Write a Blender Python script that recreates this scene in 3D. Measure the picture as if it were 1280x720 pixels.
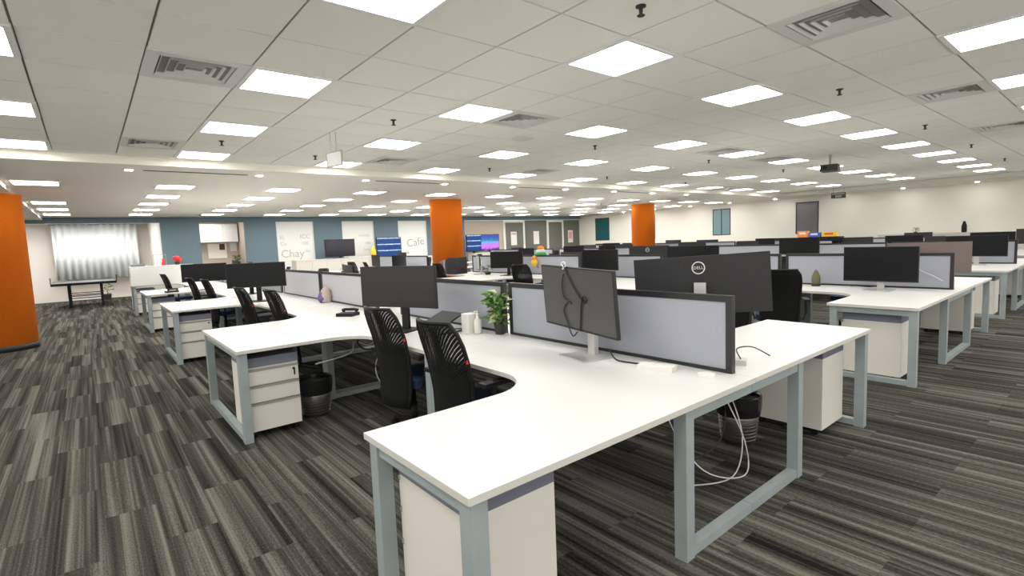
import bpy, bmesh, math, random
from mathutils import Vector, Matrix
random.seed(7)
for o in list(bpy.data.objects): bpy.data.objects.remove(o)
SC = bpy.context.scene
COL = SC.collection
PI = math.pi
# ------------------------------------------------------------------ camera
CAMH = 1.5
cam_d = bpy.data.cameras.new('camera'); cam = bpy.data.objects.new('camera', cam_d); COL.objects.link(cam)
RX = Vector((0.77033826, -0.63636914, -0.04016567)); UP = Vector((0.08951764, 0.04556528, 0.99494241)); FW = Vector((0.63132049, 0.77003774, -0.09206694))
m3 = Matrix((RX, UP, -FW)).transposed()
cam.matrix_world = Matrix.Translation((0, 0, CAMH)) @ m3.to_4x4()
cam_d.sensor_width = 36; cam_d.lens = 643.37 / 1280 * 36; cam_d.clip_start = .05; cam_d.clip_end = 200
SC.camera = cam
# ------------------------------------------------------------------ world, exposure
W = bpy.data.worlds.new('world'); SC.world = W; W.use_nodes = True
W.node_tree.nodes['Background'].inputs[0].default_value = (1, .975, .93, 1); W.node_tree.nodes['Background'].inputs[1].default_value = 1.15
vs = SC.view_settings; vs.view_transform = 'Standard'; vs.look = 'None'; vs.exposure = 0.85; vs.gamma = 1; vs.use_curve_mapping = False
PANEL_POWER = 8.6
SPOT_POWER = 110.0
def pix(p):
    d = Vector(p) - Vector((0, 0, CAMH)); z = d.dot(FW)
    if z < .05: return None
    return 640 + 643.37 * d.dot(RX) / z, 360 - 643.37 * d.dot(UP) / z, z
# ------------------------------------------------------------------ materials
def mat(name, col, rough=.5, metal=0, emis=None, spec=.5, noise=0, nscale=40, bump=0, bscale=200):
    m = bpy.data.materials.new(name); m.use_nodes = True; nt = m.node_tree; b = nt.nodes['Principled BSDF']
    b.inputs['Base Color'].default_value = (*col, 1); b.inputs['Roughness'].default_value = rough; b.inputs['Metallic'].default_value = metal
    b.inputs['Specular IOR Level'].default_value = spec
    if emis:
        b.inputs['Emission Color'].default_value = (*emis[0], 1); b.inputs['Emission Strength'].default_value = emis[1]
    if noise or bump:
        tc = nt.nodes.new('ShaderNodeTexCoord')
    if noise:
        n = nt.nodes.new('ShaderNodeTexNoise'); n.inputs['Scale'].default_value = nscale; n.inputs['Detail'].default_value = 3
        nt.links.new(tc.outputs['Object'], n.inputs['Vector'])
        r = nt.nodes.new('ShaderNodeValToRGB'); r.color_ramp.elements[0].position = .3; r.color_ramp.elements[1].position = .7
        r.color_ramp.elements[0].color = (*[c * (1 - noise) for c in col], 1); r.color_ramp.elements[1].color = (*[min(1, c * (1 + noise)) for c in col], 1)
        nt.links.new(n.outputs['Fac'], r.inputs[0]); nt.links.new(r.outputs[0], b.inputs['Base Color'])
    if bump:
        n2 = nt.nodes.new('ShaderNodeTexNoise'); n2.inputs['Scale'].default_value = bscale
        nt.links.new(tc.outputs['Object'], n2.inputs['Vector'])
        bp = nt.nodes.new('ShaderNodeBump'); bp.inputs['Strength'].default_value = bump; bp.inputs['Distance'].default_value = .01
        nt.links.new(n2.outputs['Fac'], bp.inputs['Height']); nt.links.new(bp.outputs[0], b.inputs['Normal'])
    return m
def carpet(name, island):
    m = bpy.data.materials.new(name); m.use_nodes = True; nt = m.node_tree; N = nt.nodes; L = nt.links; b = N['Principled BSDF']
    b.inputs['Roughness'].default_value = .95; b.inputs['Specular IOR Level'].default_value = .1
    g = N.new('ShaderNodeNewGeometry')
    if island: rnd = g.outputs['Random Per Island']
    else: rnd = N.new('ShaderNodeObjectInfo').outputs['Random']
    sx = N.new('ShaderNodeSeparateXYZ'); L.new(g.outputs['Position'], sx.inputs[0])
    def math_(op, a, v):
        q = N.new('ShaderNodeMath'); q.operation = op
        L.new(a, q.inputs[0])
        if isinstance(v, (int, float)): q.inputs[1].default_value = v
        else: L.new(v, q.inputs[1])
        return q.outputs[0]
    r100 = math_('MULTIPLY', rnd, 173.0)
    def streak(fx, fy, off):
        c = N.new('ShaderNodeCombineXYZ')
        L.new(math_('MULTIPLY', sx.outputs[0], fx), c.inputs[0]); L.new(math_('MULTIPLY', sx.outputs[1], fy), c.inputs[1]); L.new(math_('ADD', r100, off), c.inputs[2])
        n = N.new('ShaderNodeTexNoise'); n.inputs['Scale'].default_value = 1; n.inputs['Detail'].default_value = 2; L.new(c.outputs[0], n.inputs['Vector'])
        return n.outputs['Fac']
    s1 = streak(14, .25, 0); s2 = streak(70, .35, 40); s3 = streak(160, 60, 80)
    tot = math_('ADD', math_('ADD', math_('MULTIPLY', s1, .62), math_('MULTIPLY', s2, .33)), math_('MULTIPLY', s3, .22))
    tot = math_('ADD', tot, math_('MULTIPLY', rnd, .04))
    rp = N.new('ShaderNodeValToRGB'); e = rp.color_ramp.elements
    e[0].position = .465; e[0].color = (.011, .0105, .009, 1); e[1].position = .78; e[1].color = (.19, .184, .158, 1)
    k = e.new(.605); k.color = (.058, .056, .047, 1)
    L.new(tot, rp.inputs[0]); L.new(rp.outputs[0], b.inputs['Base Color'])
    bp = N.new('ShaderNodeBump'); bp.inputs['Strength'].default_value = .35; bp.inputs['Distance'].default_value = .004; L.new(s3, bp.inputs['Height']); L.new(bp.outputs[0], b.inputs['Normal'])
    return m
def mesh_fabric(name):
    m = bpy.data.materials.new(name); m.use_nodes = True; nt = m.node_tree; N = nt.nodes; L = nt.links; b = N['Principled BSDF']
    b.inputs['Base Color'].default_value = (.006, .006, .006, 1); b.inputs['Roughness'].default_value = .8; b.inputs['Specular IOR Level'].default_value = .2
    tc = N.new('ShaderNodeTexCoord'); w = N.new('ShaderNodeTexWave'); w.inputs['Scale'].default_value = 34; w.inputs['Distortion'].default_value = .4; w.bands_direction = 'DIAGONAL'
    L.new(tc.outputs['Object'], w.inputs[0]); gt = N.new('ShaderNodeMath'); gt.operation = 'GREATER_THAN'; gt.inputs[1].default_value = .78; L.new(w.outputs['Fac'], gt.inputs[0]); sz = N.new('ShaderNodeSeparateXYZ'); L.new(tc.outputs['Object'], sz.inputs[0]); zr = N.new('ShaderNodeMapRange'); zr.inputs[1].default_value = .68; zr.inputs[2].default_value = .80; L.new(sz.outputs[2], zr.inputs[0]); zm = N.new('ShaderNodeMath'); zm.operation = 'MULTIPLY'; L.new(gt.outputs[0], zm.inputs[0]); L.new(zr.outputs[0], zm.inputs[1])
    mx = N.new('ShaderNodeMixShader'); tr = N.new('ShaderNodeBsdfTransparent'); mu = N.new('ShaderNodeMath'); mu.operation = 'MULTIPLY'; mu.inputs[1].default_value = .55; L.new(zm.outputs[0], mu.inputs[0])
    L.new(mu.outputs[0], mx.inputs[0]); L.new(b.outputs[0], mx.inputs[1]); L.new(tr.outputs[0], mx.inputs[2]); L.new(mx.outputs[0], N['Material Output'].inputs[0])
    return m
def screen_lines(name, base, line, n):
    m = bpy.data.materials.new(name); m.use_nodes = True; nt = m.node_tree; N = nt.nodes; L = nt.links; b = N['Principled BSDF']
    b.inputs['Base Color'].default_value = (0, 0, 0, 1); b.inputs['Roughness'].default_value = .3
    tc = N.new('ShaderNodeTexCoord'); sp = N.new('ShaderNodeSeparateXYZ'); L.new(tc.outputs['Generated'], sp.inputs[0])
    def M_(op, a, v):
        q = N.new('ShaderNodeMath'); q.operation = op; L.new(a, q.inputs[0])
        if isinstance(v, (int, float)): q.inputs[1].default_value = v
        else: L.new(v, q.inputs[1])
        return q.outputs[0]
    fr = M_('FRACT', M_('MULTIPLY', sp.outputs[2], n), 0); band = M_('GREATER_THAN', fr, .84)
    ns = N.new('ShaderNodeTexNoise'); ns.inputs['Scale'].default_value = 26; L.new(tc.outputs['Generated'], ns.inputs['Vector']); gap = M_('GREATER_THAN', ns.outputs['Fac'], .48)
    f = M_('MULTIPLY', band, gap)
    mx = N.new('ShaderNodeMix'); mx.data_type = 'RGBA'; L.new(f, mx.inputs['Factor']); mx.inputs['A'].default_value = (*base, 1); mx.inputs['B'].default_value = (*line, 1)
    L.new(mx.outputs['Result'], b.inputs['Emission Color']); b.inputs['Emission Strength'].default_value = 1
    return m
def screen_bars(name):
    m = bpy.data.materials.new(name); m.use_nodes = True; nt = m.node_tree; N = nt.nodes; L = nt.links; b = N['Principled BSDF']
    b.inputs['Base Color'].default_value = (0, 0, 0, 1); b.inputs['Roughness'].default_value = .3
    tc = N.new('ShaderNodeTexCoord'); sp = N.new('ShaderNodeSeparateXYZ'); L.new(tc.outputs['Generated'], sp.inputs[0])
    ns = N.new('ShaderNodeTexNoise'); ns.inputs['Scale'].default_value = 6; L.new(tc.outputs['Generated'], ns.inputs['Vector'])
    ad = N.new('ShaderNodeMath'); ad.operation = 'MULTIPLY_ADD'; L.new(ns.outputs['Fac'], ad.inputs[0]); ad.inputs[1].default_value = .35; L.new(sp.outputs[2], ad.inputs[2])
    r = N.new('ShaderNodeValToRGB'); e = r.color_ramp.elements
    e[0].position = .2; e[0].color = (.01, .02, .12, 1); e[1].position = 1; e[1].color = (.02, .05, .25, 1)
    for p, c in ((.35, (.45, .12, .6, 1)), (.62, (.3, .15, .7, 1)), (.72, (.03, .3, .45, 1)), (.85, (.02, .1, .3, 1))):
        k = e.new(p); k.color = c
    L.new(ad.outputs[0], r.inputs[0]); L.new(r.outputs[0], b.inputs['Emission Color']); b.inputs['Emission Strength'].default_value = 1
    return m
M = {}
M['tile'] = mat('ceiling_tile', (.90, .885, .83), .9, noise=.05, nscale=160, bump=.25, bscale=260)
M['grid'] = mat('ceiling_grid', (.30, .29, .26), .8)
M['soffit'] = mat('soffit_paint', (.86, .83, .74), .8)
M['softceil'] = mat('ceiling_board', (.93, .895, .83), .85, noise=.04, nscale=60)
M['lightframe'] = mat('light_frame', (.85, .85, .83), .5)
M['diffuser'] = mat('light_diffuser', (1, 1, 1), .5, emis=((1, .972, .915), PANEL_POWER))
M['diffuser_far'] = mat('far_light_diffuser', (1, 1, 1), .5, emis=((1, .972, .915), PANEL_POWER * 1.9))
M['spot'] = mat('spot_lamp', (1, 1, 1), .5, emis=((1, .95, .85), SPOT_POWER))
M['ventwhite'] = mat('vent_white', (.72, .71, .68), .6)
M['dark'] = mat('dark_void', (.02, .02, .02), .9)
M['white'] = mat('desk_laminate', (.68, .68, .665), .38, spec=.35)
M['edge'] = mat('desk_edge_band', (.55, .54, .50), .5)
M['steel'] = mat('powder_coated_steel', (.285, .325, .33), .5, spec=.35, noise=.06, nscale=8)
M['ped'] = mat('pedestal_white', (.68, .655, .60), .5)
M['pedtop'] = mat('pedestal_top_grey', (.16, .17, .21), .8)
M['rail'] = mat('drawer_rail_grey', (.30, .29, .27), .4)
M['black'] = mat('black_plastic', (.008, .008, .009), .5, spec=.25)
M['blacksoft'] = mat('black_soft', (.015, .015, .016), .7)
M['charcoal'] = mat('monitor_back', (.026, .026, .028), .6, spec=.3, noise=.15, nscale=120)
M['screen'] = mat('monitor_screen', (.006, .006, .007), .35, spec=.22)
M['screengrey'] = mat('monitor_screen_matte', (.05, .05, .046), .42, spec=.8)
M['screendim'] = mat('monitor_screen_dim', (.010, .010, .011), .3, spec=.35)
M['faintink'] = mat('faint_vinyl', (.48, .475, .45), .6)
M['greyglass'] = mat('grey_reflecting_glass', (.17, .165, .185), .1)
M['silver'] = mat('silver_plastic', (.55, .55, .54), .35, metal=.6)
M['fabric'] = mat('partition_fabric', (.35, .365, .41), .95, noise=.13, nscale=260, bump=.2, bscale=500)
M['fabricp'] = mat('partition_fabric_pale', (.50, .51, .55), .95, noise=.06, nscale=260)
M['pframe'] = mat('partition_frame', (.015, .015, .016), .45)
M['mesh'] = mesh_fabric('chair_mesh')
M['blue'] = mat('seat_blue', (.004, .022, .065), .85)
M['chrome'] = mat('chrome', (.6, .6, .6), .2, metal=1)
M['red'] = mat('red_tag', (.6, .03, .02), .6)
M['orange'] = mat('orange_paint', (1.0, .215, .012), .7, spec=.25, noise=.04, nscale=30)
M['bluewall'] = mat('blue_grey_paint', (.135, .195, .235), .85, noise=.06, nscale=40)
M['wallwhite'] = mat('white_paint', (.88, .855, .79), .8)
M['wallpink'] = mat('pale_pink_paint', (.84, .78, .74), .85)
M['frost'] = mat('frosted_film', (.78, .79, .76), .35)
M['ink'] = mat('black_vinyl', (.03, .03, .03), .6)
M['greyink'] = mat('grey_vinyl', (.35, .34, .32), .6)
M['darkglass'] = mat('dark_tinted_glass', (.13, .13, .115), .12)
M['beigeglass'] = mat('beige_tinted_glass', (.42, .36, .30), .15)
M['teal'] = mat('teal_night_glass', (.015, .10, .11), .08)
M['paleteal'] = mat('pale_blue_glass', (.20, .32, .36), .1)
M['alframe'] = mat('aluminium_frame', (.72, .72, .68), .45)
M['curtain'] = mat('sheer_curtain', (.80, .84, .86), .9)
M['paper'] = mat('paper', (.72, .71, .68), .8)
M['pink'] = mat('pink_notice', (.75, .35, .32), .8)
M['yellow'] = mat('yellow_plastic', (.75, .48, .03), .5)
M['green'] = mat('green_plastic', (.03, .30, .08), .5)
M['leaf'] = mat('leaf_green', (.07, .19, .03), .55, noise=.3, nscale=20)
M['leafpale'] = mat('leaf_variegated', (.55, .62, .30), .55)
M['pot'] = mat('dark_pot', (.03, .028, .028), .6)
M['brown'] = mat('brown_box', (.09, .03, .025), .6)
M['wood'] = mat('table_tennis_board', (.10, .11, .11), .45)
M['clear'] = mat('milky_acrylic', (.75, .78, .76), .15)
M['skirt'] = mat('black_skirting', (.02, .02, .02), .6)
M['tin'] = mat('bin_metal', (.22, .21, .19), .35, metal=.8)
M['liner'] = mat('bin_liner', (.01, .01, .01), .25)
M['cablew'] = mat('white_cable', (.7, .7, .68), .5)
M['cableb'] = mat('black_cable', (.012, .012, .012), .5)
M['bluescreen'] = screen_lines('blue_screen', (.0, .03, .14), (.55, .7, .85), 3)
M['purplescreen'] = screen_bars('purple_screen')
M['tvscreen'] = mat('tv_screen', (.012, .012, .018), .12)
M['purple'] = mat('purple_cloth', (.16, .10, .30), .8)
M['tan'] = mat('tan_paper', (.50, .42, .36), .8)
M['snackblue'] = mat('snack_blue', (.05, .13, .50), .5)
M['snackorange'] = mat('snack_orange', (.85, .25, .03), .5)
M['backtaupe'] = mat('monitor_back_taupe', (.15, .115, .105), .35)
M['greywhite'] = mat('grey_monitor_back', (.35, .36, .37), .5)
C_OBJ = carpet('carpet_plank', False); C_ISL = carpet('carpet_plank_far', True)
# ------------------------------------------------------------------ helpers
class B:
    def __init__(s): s.bm = bmesh.new()
    def box(s, x0, x1, y0, y1, z0, z1, mi=0):
        v = [s.bm.verts.new(p) for p in ((x0,y0,z0),(x1,y0,z0),(x1,y1,z0),(x0,y1,z0),(x0,y0,z1),(x1,y0,z1),(x1,y1,z1),(x0,y1,z1))]
        for f in ((0,3,2,1),(4,5,6,7),(0,1,5,4),(1,2,6,5),(2,3,7,6),(3,0,4,7)):
            s.bm.faces.new([v[i] for i in f]).material_index = mi
        return s
    def prism(s, pts, z0, z1, mi=0, mside=None):
        n = len(pts); a = [s.bm.verts.new((p[0], p[1], z0)) for p in pts]; b = [s.bm.verts.new((p[0], p[1], z1)) for p in pts]
        s.bm.faces.new(list(reversed(a))).material_index = mi; s.bm.faces.new(b).material_index = mi
        for i in range(n):
            j = (i + 1) % n; s.bm.faces.new((a[i], a[j], b[j], b[i])).material_index = mi if mside is None else mside
        return s
    def lathe(s, prof, seg=16, cx=0, cy=0, mi=0):
        rings = []
        for r, z in prof:
            rings.append([s.bm.verts.new((cx + r * math.cos(2*PI*i/seg), cy + r * math.sin(2*PI*i/seg), z)) for i in range(seg)])
        for a, b in zip(rings, rings[1:]):
            for i in range(seg):
                j = (i + 1) % seg; s.bm.faces.new((a[i], a[j], b[j], b[i])).material_index = mi
        s.bm.faces.new(list(reversed(rings[0]))); s.bm.faces.new(rings[-1])
        return s
    def tube(s, pts, r, seg=6, closed=False, mi=0):
        pts = [Vector(p) for p in pts]; rings = []; n = len(pts)
        for i, p in enumerate(pts):
            if closed: t = pts[(i+1) % n] - pts[i-1]
            else: t = pts[min(i+1, n-1)] - pts[max(i-1, 0)]
            t.normalize(); a = t.orthogonal().normalized()
            ref = Vector((0, 0, 1)) if abs(t.z) < .9 else Vector((1, 0, 0))
            a = t.cross(ref).normalized(); b = t.cross(a)
            rr = r[i] if isinstance(r, (list, tuple)) else r
            rings.append([s.bm.verts.new(p + (a * math.cos(2*PI*k/seg) + b * math.sin(2*PI*k/seg)) * rr) for k in range(seg)])
        rng = range(n) if closed else range(n - 1)
        for i in rng:
            A, Bb = rings[i], rings[(i+1) % n]
            for k in range(seg):
                j = (k+1) % seg; s.bm.faces.new((A[k], A[j], Bb[j], Bb[k])).material_index = mi
        if not closed:
            s.bm.faces.new(list(reversed(rings[0]))); s.bm.faces.new(rings[-1])
        return s
    def ball(s, c, r, seg=10, sz=1, mi=0):
        n = 6; prof = [(max(.0005, r * math.sin(PI*i/n)), c[2] - r * sz * math.cos(PI*i/n)) for i in range(n+1)]
        return s.lathe(prof, seg, c[0], c[1], mi)
    def quad(s, pts, mi=0):
        s.bm.faces.new([s.bm.verts.new(p) for p in pts]).material_index = mi; return s
    def mesh(s, name, mats, bevel=0, smooth=False, seg=2):
        if bevel:
            bmesh.ops.bevel(s.bm, geom=[e for e in s.bm.edges if e.is_manifold and e.calc_face_angle(0) > .5], offset=bevel, segments=seg, affect='EDGES', profile=.5, clamp_overlap=True)
        bmesh.ops.recalc_face_normals(s.bm, faces=s.bm.faces)
        me = bpy.data.meshes.new(name); s.bm.to_mesh(me); s.bm.free()
        for m in (mats if isinstance(mats, (list, tuple)) else [mats]): me.materials.append(M[m] if isinstance(m, str) else m)
        if smooth:
            for p in me.polygons: p.use_smooth = True
        return me
def link(name, data, parent=None, loc=(0,0,0), rot=(0,0,0)):
    o = bpy.data.objects.new(name, data); COL.objects.link(o); o.parent = parent; o.location = loc; o.rotation_euler = rot
    return o
def tag(o, label, cat, group=None):
    o['label'] = label; o['category'] = cat
    if group: o['group'] = group
    return o
def empty(name, label, cat, loc=(0,0,0), rz=0, group=None):
    o = link(name, None, None, loc, (0, 0, rz)); o.empty_display_size = .1
    return tag(o, label, cat, group)
def struct(name, me, parent=None, loc=(0,0,0)):
    o = link(name, me, parent, loc)
    if parent is None: o['kind'] = 'structure'
    return o
def copy_tree(o, parent=None):
    c = o.copy(); COL.objects.link(c); c.parent = parent
    for ch in list(o.children): copy_tree(ch, c)
    return c
def boxmesh(name, x0, x1, y0, y1, z0, z1, m, bevel=0):
    return B().box(x0, x1, y0, y1, z0, z1).mesh(name, m, bevel)
def text_mesh(s, size, m, depth=.001):
    cu = bpy.data.curves.new('t', 'FONT'); cu.body = s; cu.size = size; cu.extrude = depth; cu.align_x = 'CENTER'; cu.align_y = 'CENTER'; cu.resolution_u = 3
    o = bpy.data.objects.new('t', cu); COL.objects.link(o)
    dg = bpy.context.evaluated_depsgraph_get(); dg.update()
    me = bpy.data.meshes.new_from_object(o.evaluated_get(dg)); bpy.data.objects.remove(o); bpy.data.curves.remove(cu)
    me.materials.clear(); me.materials.append(M[m]); me.name = 'lettering'
    return me
ORD = ['first', 'second', 'third', 'fourth', 'fifth', 'sixth', 'seventh', 'eighth', 'ninth', 'tenth', 'eleventh', 'twelfth', 'thirteenth', 'fourteenth', 'fifteenth', 'sixteenth']
# ------------------------------------------------------------------ setting: room shell
ZC, ZR = 2.769, 2.67          # front ceiling, lower rear ceiling
YS = 8.30                     # step between the two
XB, XW, YB = 19.3, 21.1, 19.6 # bulkhead, white wall, blue wall
XL, YN = -4.2, -3.0
TU = lambda u: (u - .33655) * .6
TV = lambda v: (v + 5.56945) * .6
floor = struct('floor', boxmesh('floor', XL - .2, XW + .2, YN - .2, 24.2, -.12, -.006, 'dark'))
PW, PL = .25, 1.02
plank_me = B().box(-PW/2 + .0006, PW/2 - .0006, -PL/2 + .0006, PL/2 - .0006, -.006, 0).mesh('carpet_plank', C_OBJ)
cands = []
for kx in range(-18, 86):
    for ky in range(-7, 22):
        cx = .19 + PW * kx + PW / 2; cy = 3.20 + (.51 if kx % 2 else 0) + PL * ky + PL / 2
        if not (XL < cx < XW and YN < cy < 23.6): continue
        p = pix((cx, cy, 0)); vis = p is not None and -60 < p[0] < 1340 and -40 < p[1] < 800
        # planks seen in the open aisles count before those under the desk banks
        under = any(s - 1.7 < cx < s + 1.7 for s in (2.62, 7.56, 12.49, 17.42)) and cy > 1.4
        cands.append(((0 if vis else 1000) + math.hypot(cx, cy) * (1.5 if under else 1), cx, cy))
cands.sort()
for _, cx, cy in cands[:300]:
    link('carpet_plank', plank_me, floor, (cx, cy, 0))
b = B()
for _, cx, cy in cands[300:]:
    b.box(cx - PW/2 + .0006, cx + PW/2 - .0006, cy - PL/2 + .0006, cy + PL/2 - .0006, -.006, 0)
o = link('carpet_planks', b.mesh('carpet_planks', C_ISL), floor); o['kind'] = 'stuff'
# ---- front ceiling: grid backing, tiles
NU0, NU1, NV0, NV1 = -6, 32, -9, 8      # tile index range
LIGHT = {(u, v) for u in range(-4, 32, 3) for v in (-8, -5, -2, 1, 4, 7)}
LIGHT.discard((-4, 7))
VENT = [(1, 1), (1, 6), (6, -4), (11, -4), (16, -4), (6, 1), (6, 6), (11, 6), (13, 1), (16, 1)]
ceiling = struct('ceiling', boxmesh('ceiling', XL, XB, YN, YS, ZC + .014, ZC + .06, 'grid'))
TS = .6
tile_me = B().box(-.293, .293, -.293, .293, 0, .014).mesh('ceiling_tile', 'tile')
tc = []
for u in range(NU0, NU1 + 1):
    for v in range(NV0, NV1):
        if (u, v) in LIGHT or (u, v) in VENT: continue
        cx, cy = TU(u) + .3, TV(v) + .3
        if not (XL + .3 < cx < XB - .29 and YN + .3 < cy < YS - .29): continue
        p = pix((cx, cy, ZC)); vis = p is not None and -40 < p[0] < 1320 and -40 < p[1] < 400
        tc.append(((0 if vis else 1000) + math.hypot(cx, cy), cx, cy))
tc.sort()
for _, cx, cy in tc[:300]: link('ceiling_tile', tile_me, ceiling, (cx, cy, ZC))
b = B()
for _, cx, cy in tc[300:]: b.box(cx - .293, cx + .293, cy - .293, cy + .293, ZC, ZC + .014)
y_last = TV(NV1)
b.box(XL, XB, y_last + .01, YS, ZC, ZC + .014)
x_last = TU(NU1)
o = link('ceiling_tiles', b.mesh('ceiling_tiles', 'tile'), ceiling); o['kind'] = 'stuff'
# ---- lower rear ceiling with its step, right bulkhead, left beam
struct('ceiling_rear', boxmesh('ceiling_rear', XL, XW, YS, 24.0, ZR, ZC + .06, 'softceil'))
struct('ceiling_bulkhead', boxmesh('ceiling_bulkhead', XB, XW, YN, YS, ZR, ZC + .06, 'soffit'))
struct('trim_1', boxmesh('trim_1', XL, -.86, YS + .3, YB, ZR - .075, ZR, 'soffit', .004))
struct('trim_2', boxmesh('trim_2', XL, XB, YS - .03, YS, ZR - .004, ZC, 'soffit', .004))
# ---- walls
struct('wall_right', boxmesh('wall_right', XW, XW + .15, YN, 24, 0, ZC + .06, 'wallwhite'))
struct('wall_left', boxmesh('wall_left', XL - .15, XL, 9, 24, 0, ZC + .06, 'wallwhite'))
# the sides behind the camera are unseen, with openings added for fill light: a low sill, a head and slim posts
b = B().box(XL, XW, YN - .15, YN, 0, .25).box(XL, XW, YN - .15, YN, ZC - .1, ZC + .06)
for k in range(9): b.box(XL + k * 3.1, XL + k * 3.1 + .12, YN - .15, YN, .25, ZC - .1)
struct('wall_near', b.mesh('wall_near', 'wallwhite'))
b = B().box(XL - .15, XL, YN, 9, 0, .25).box(XL - .15, XL, YN, 9, ZC - .1, ZC + .06)
for k in range(4): b.box(XL - .15, XL, YN + k * 3.0, YN + k * 3.0 + .12, .25, ZC - .1)
struct('wall_left_open', b.mesh('wall_left_open', 'wallwhite'))
struct('baseboard_right', boxmesh('baseboard_right', XW - .015, XW, YN, YB - .2, 0, .1, 'soffit'))
b = B()
ZH = 2.50
b.box(XL, XW, YB, YB + .15, ZH, ZR)
for x0, x1 in ((1.87, 2.93), (4.28, 5.30), (6.62, 7.70), (9.02, 10.08), (11.44, 13.42)):
    b.box(x0, x1, YB, YB + .15, 0, ZH)
struct('wall_back', b.mesh('wall_back', 'bluewall'))
struct('wall_alcove', B().box(XL, 1.87, 23.85, 24.0, 0, ZR).mesh('wall_alcove', 'wallpink'))
struct('wall_alcove_side', boxmesh('wall_alcove_side', 1.87, 2.02, YB + .15, 24.0, 0, ZR, 'wallwhite'))
struct('wall_pantry', B().box(2.02, 4.5, 21.4, 21.5, 0, ZR).box(4.4, 4.5, YB + .15, 21.4, 0, ZR).mesh('wall_pantry', 'tan'))
# frosted and tinted glazing in the blue wall
def window(n, x0, x1, m, frame='alframe', z1=ZH, fw=.03, y=YB + .05):
    b = B()
    b.box(x0, x0 + fw, y - .02, y + .05, 0, z1).box(x1 - fw, x1, y - .02, y + .05, 0, z1).box(x0 + fw, x1 - fw, y - .02, y + .05, z1 - fw, z1).box(x0 + fw, x1 - fw, y - .02, y + .05, 0, fw)
    w = struct(n, b.mesh('window_frame', frame))
    link('pane', boxmesh('pane', x0 + fw, x1 - fw, y + .005, y + .02, fw, z1 - fw, m), w)
    return w
def letters(parent, s, x, z, size, m='ink', y=YB + .052, tilt=0):
    return link('lettering', text_mesh(s, size, m), parent, (x, y, z), (PI/2, tilt, 0))
w1 = window('window_1', 5.30, 6.62, 'frost')
for s, x, z, sz in (('EL', 5.50, 1.93, .18), ('Ca', 5.52, 1.70, .18), ('Chay', 5.82, 1.33, .40), ('ICC', 6.30, 1.95, .22), ('100', 6.28, 1.70, .18), ('de', 6.35, 1.42, .18)):
    letters(w1, s, x, z, sz, 'faintink')
w2 = window('window_2', 7.70, 9.02, 'frost')
for s, x, z, sz in (('mocha', 8.60, 1.94, .17), ('tea', 8.75, 1.65, .17), ('latte', 8.7, 1.38, .15)):
    letters(w2, s, x, z, sz, 'faintink')
w3 = window('window_3', 10.08, 11.44, 'frost')
letters(w3, 'Cafe', 10.88, 1.58, .46, 'greyink', tilt=-.12); letters(w3, 'le', 10.50, 1.17, .16, 'ink')
window('window_4', 13.42, 15.72, 'beigeglass')
window('window_5', 17.05, 18.62, 'darkglass')
window('window_6', 19.80, XW, 'darkglass')
def door(n, x0, x1):
    y = YB + .05; b = B(); fw = .09
    b.box(x0, x0 + fw, y - .04, y + .05, 0, ZH - .04).box(x1 - fw, x1, y - .04, y + .05, 0, ZH - .04).box(x0 + fw, x1 - fw, y - .04, y + .05, ZH - .04 - fw, ZH - .04)
    d = struct(n, b.mesh('door_frame', 'alframe', .004))
    link('pane', boxmesh('pane', x0 + fw, x1 - fw, y, y + .015, 0.02, ZH - .04 - fw, 'darkglass'), d)
    link('door_handle', B().tube([(x1 - fw - .08, y - .06, .9), (x1 - fw - .08, y - .06, 1.3)], .014).mesh('door_handle', 'chrome'), d)
    return d
door('door_1', 15.72, 17.05); door('door_2', 18.62, 19.80)
# windows in the white wall
def side_window(n, y0, y1, z0, z1, m, mull=False):
    b = B(); t = .035; x = XW
    b.box(x - .012, x + .01, y0, y0 + t, z0, z1).box(x - .012, x + .01, y1 - t, y1, z0, z1).box(x - .012, x + .01, y0 + t, y1 - t, z0, z0 + t).box(x - .012, x + .01, y0 + t, y1 - t, z1 - t, z1)
    if mull: b.box(x - .012, x + .01, (y0 + y1)/2 - .02, (y0 + y1)/2 + .02, z0 + t, z1 - t)
    w = struct(n, b.mesh('window_frame', 'pframe'))
    if mull:
        link('pane', boxmesh('pane', x - .006, x - .001, y0 + t, (y0+y1)/2 - .02, z0 + t, z1 - t, m), w); link('pane', boxmesh('pane', x - .006, x - .001, (y0+y1)/2 + .02, y1 - t, z0 + t, z1 - t, m), w)
    else: link('pane', boxmesh('pane', x - .006, x - .001, y0 + t, y1 - t, z0 + t, z1 - t, m), w)
    return w
side_window('window_7', 17.55, 18.50, 1.30, 2.48, 'teal')
side_window('window_8', 14.75, 15.3, 1.30, 2.45, 'dark')
side_window('window_9', 11.00, 11.80, 1.36, 2.48, 'paleteal', True)
side_window('window_10', 7.60, 8.40, 1.30, 2.50, 'greyglass')
# ------------------------------------------------------------------ orange columns
def column(x, y, label, z1):
    c = empty('column', label, 'column', (x, y, 0), 0, 'orange round columns')
    r = .435; seg = 48
    link('shaft', B().lathe([(r, .10), (r, z1 - .02), (r + .004, z1 - .02), (r + .004, z1)], seg).mesh('shaft', 'orange', 0, True), c)
    link('skirting', B().lathe([(r + .008, 0), (r + .008, .10)], seg).mesh('skirting', 'skirt', 0, True), c)
    return c
column(-1.20, 12.15, 'wide orange round column at the far left beside the aisle', ZR - .076)
column(7.72, 12.15, 'orange round column in the middle of the photo among the desks', ZR - .001)
column(16.6, 12.15, 'orange round column in front of the white wall', ZR - .001)
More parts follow.
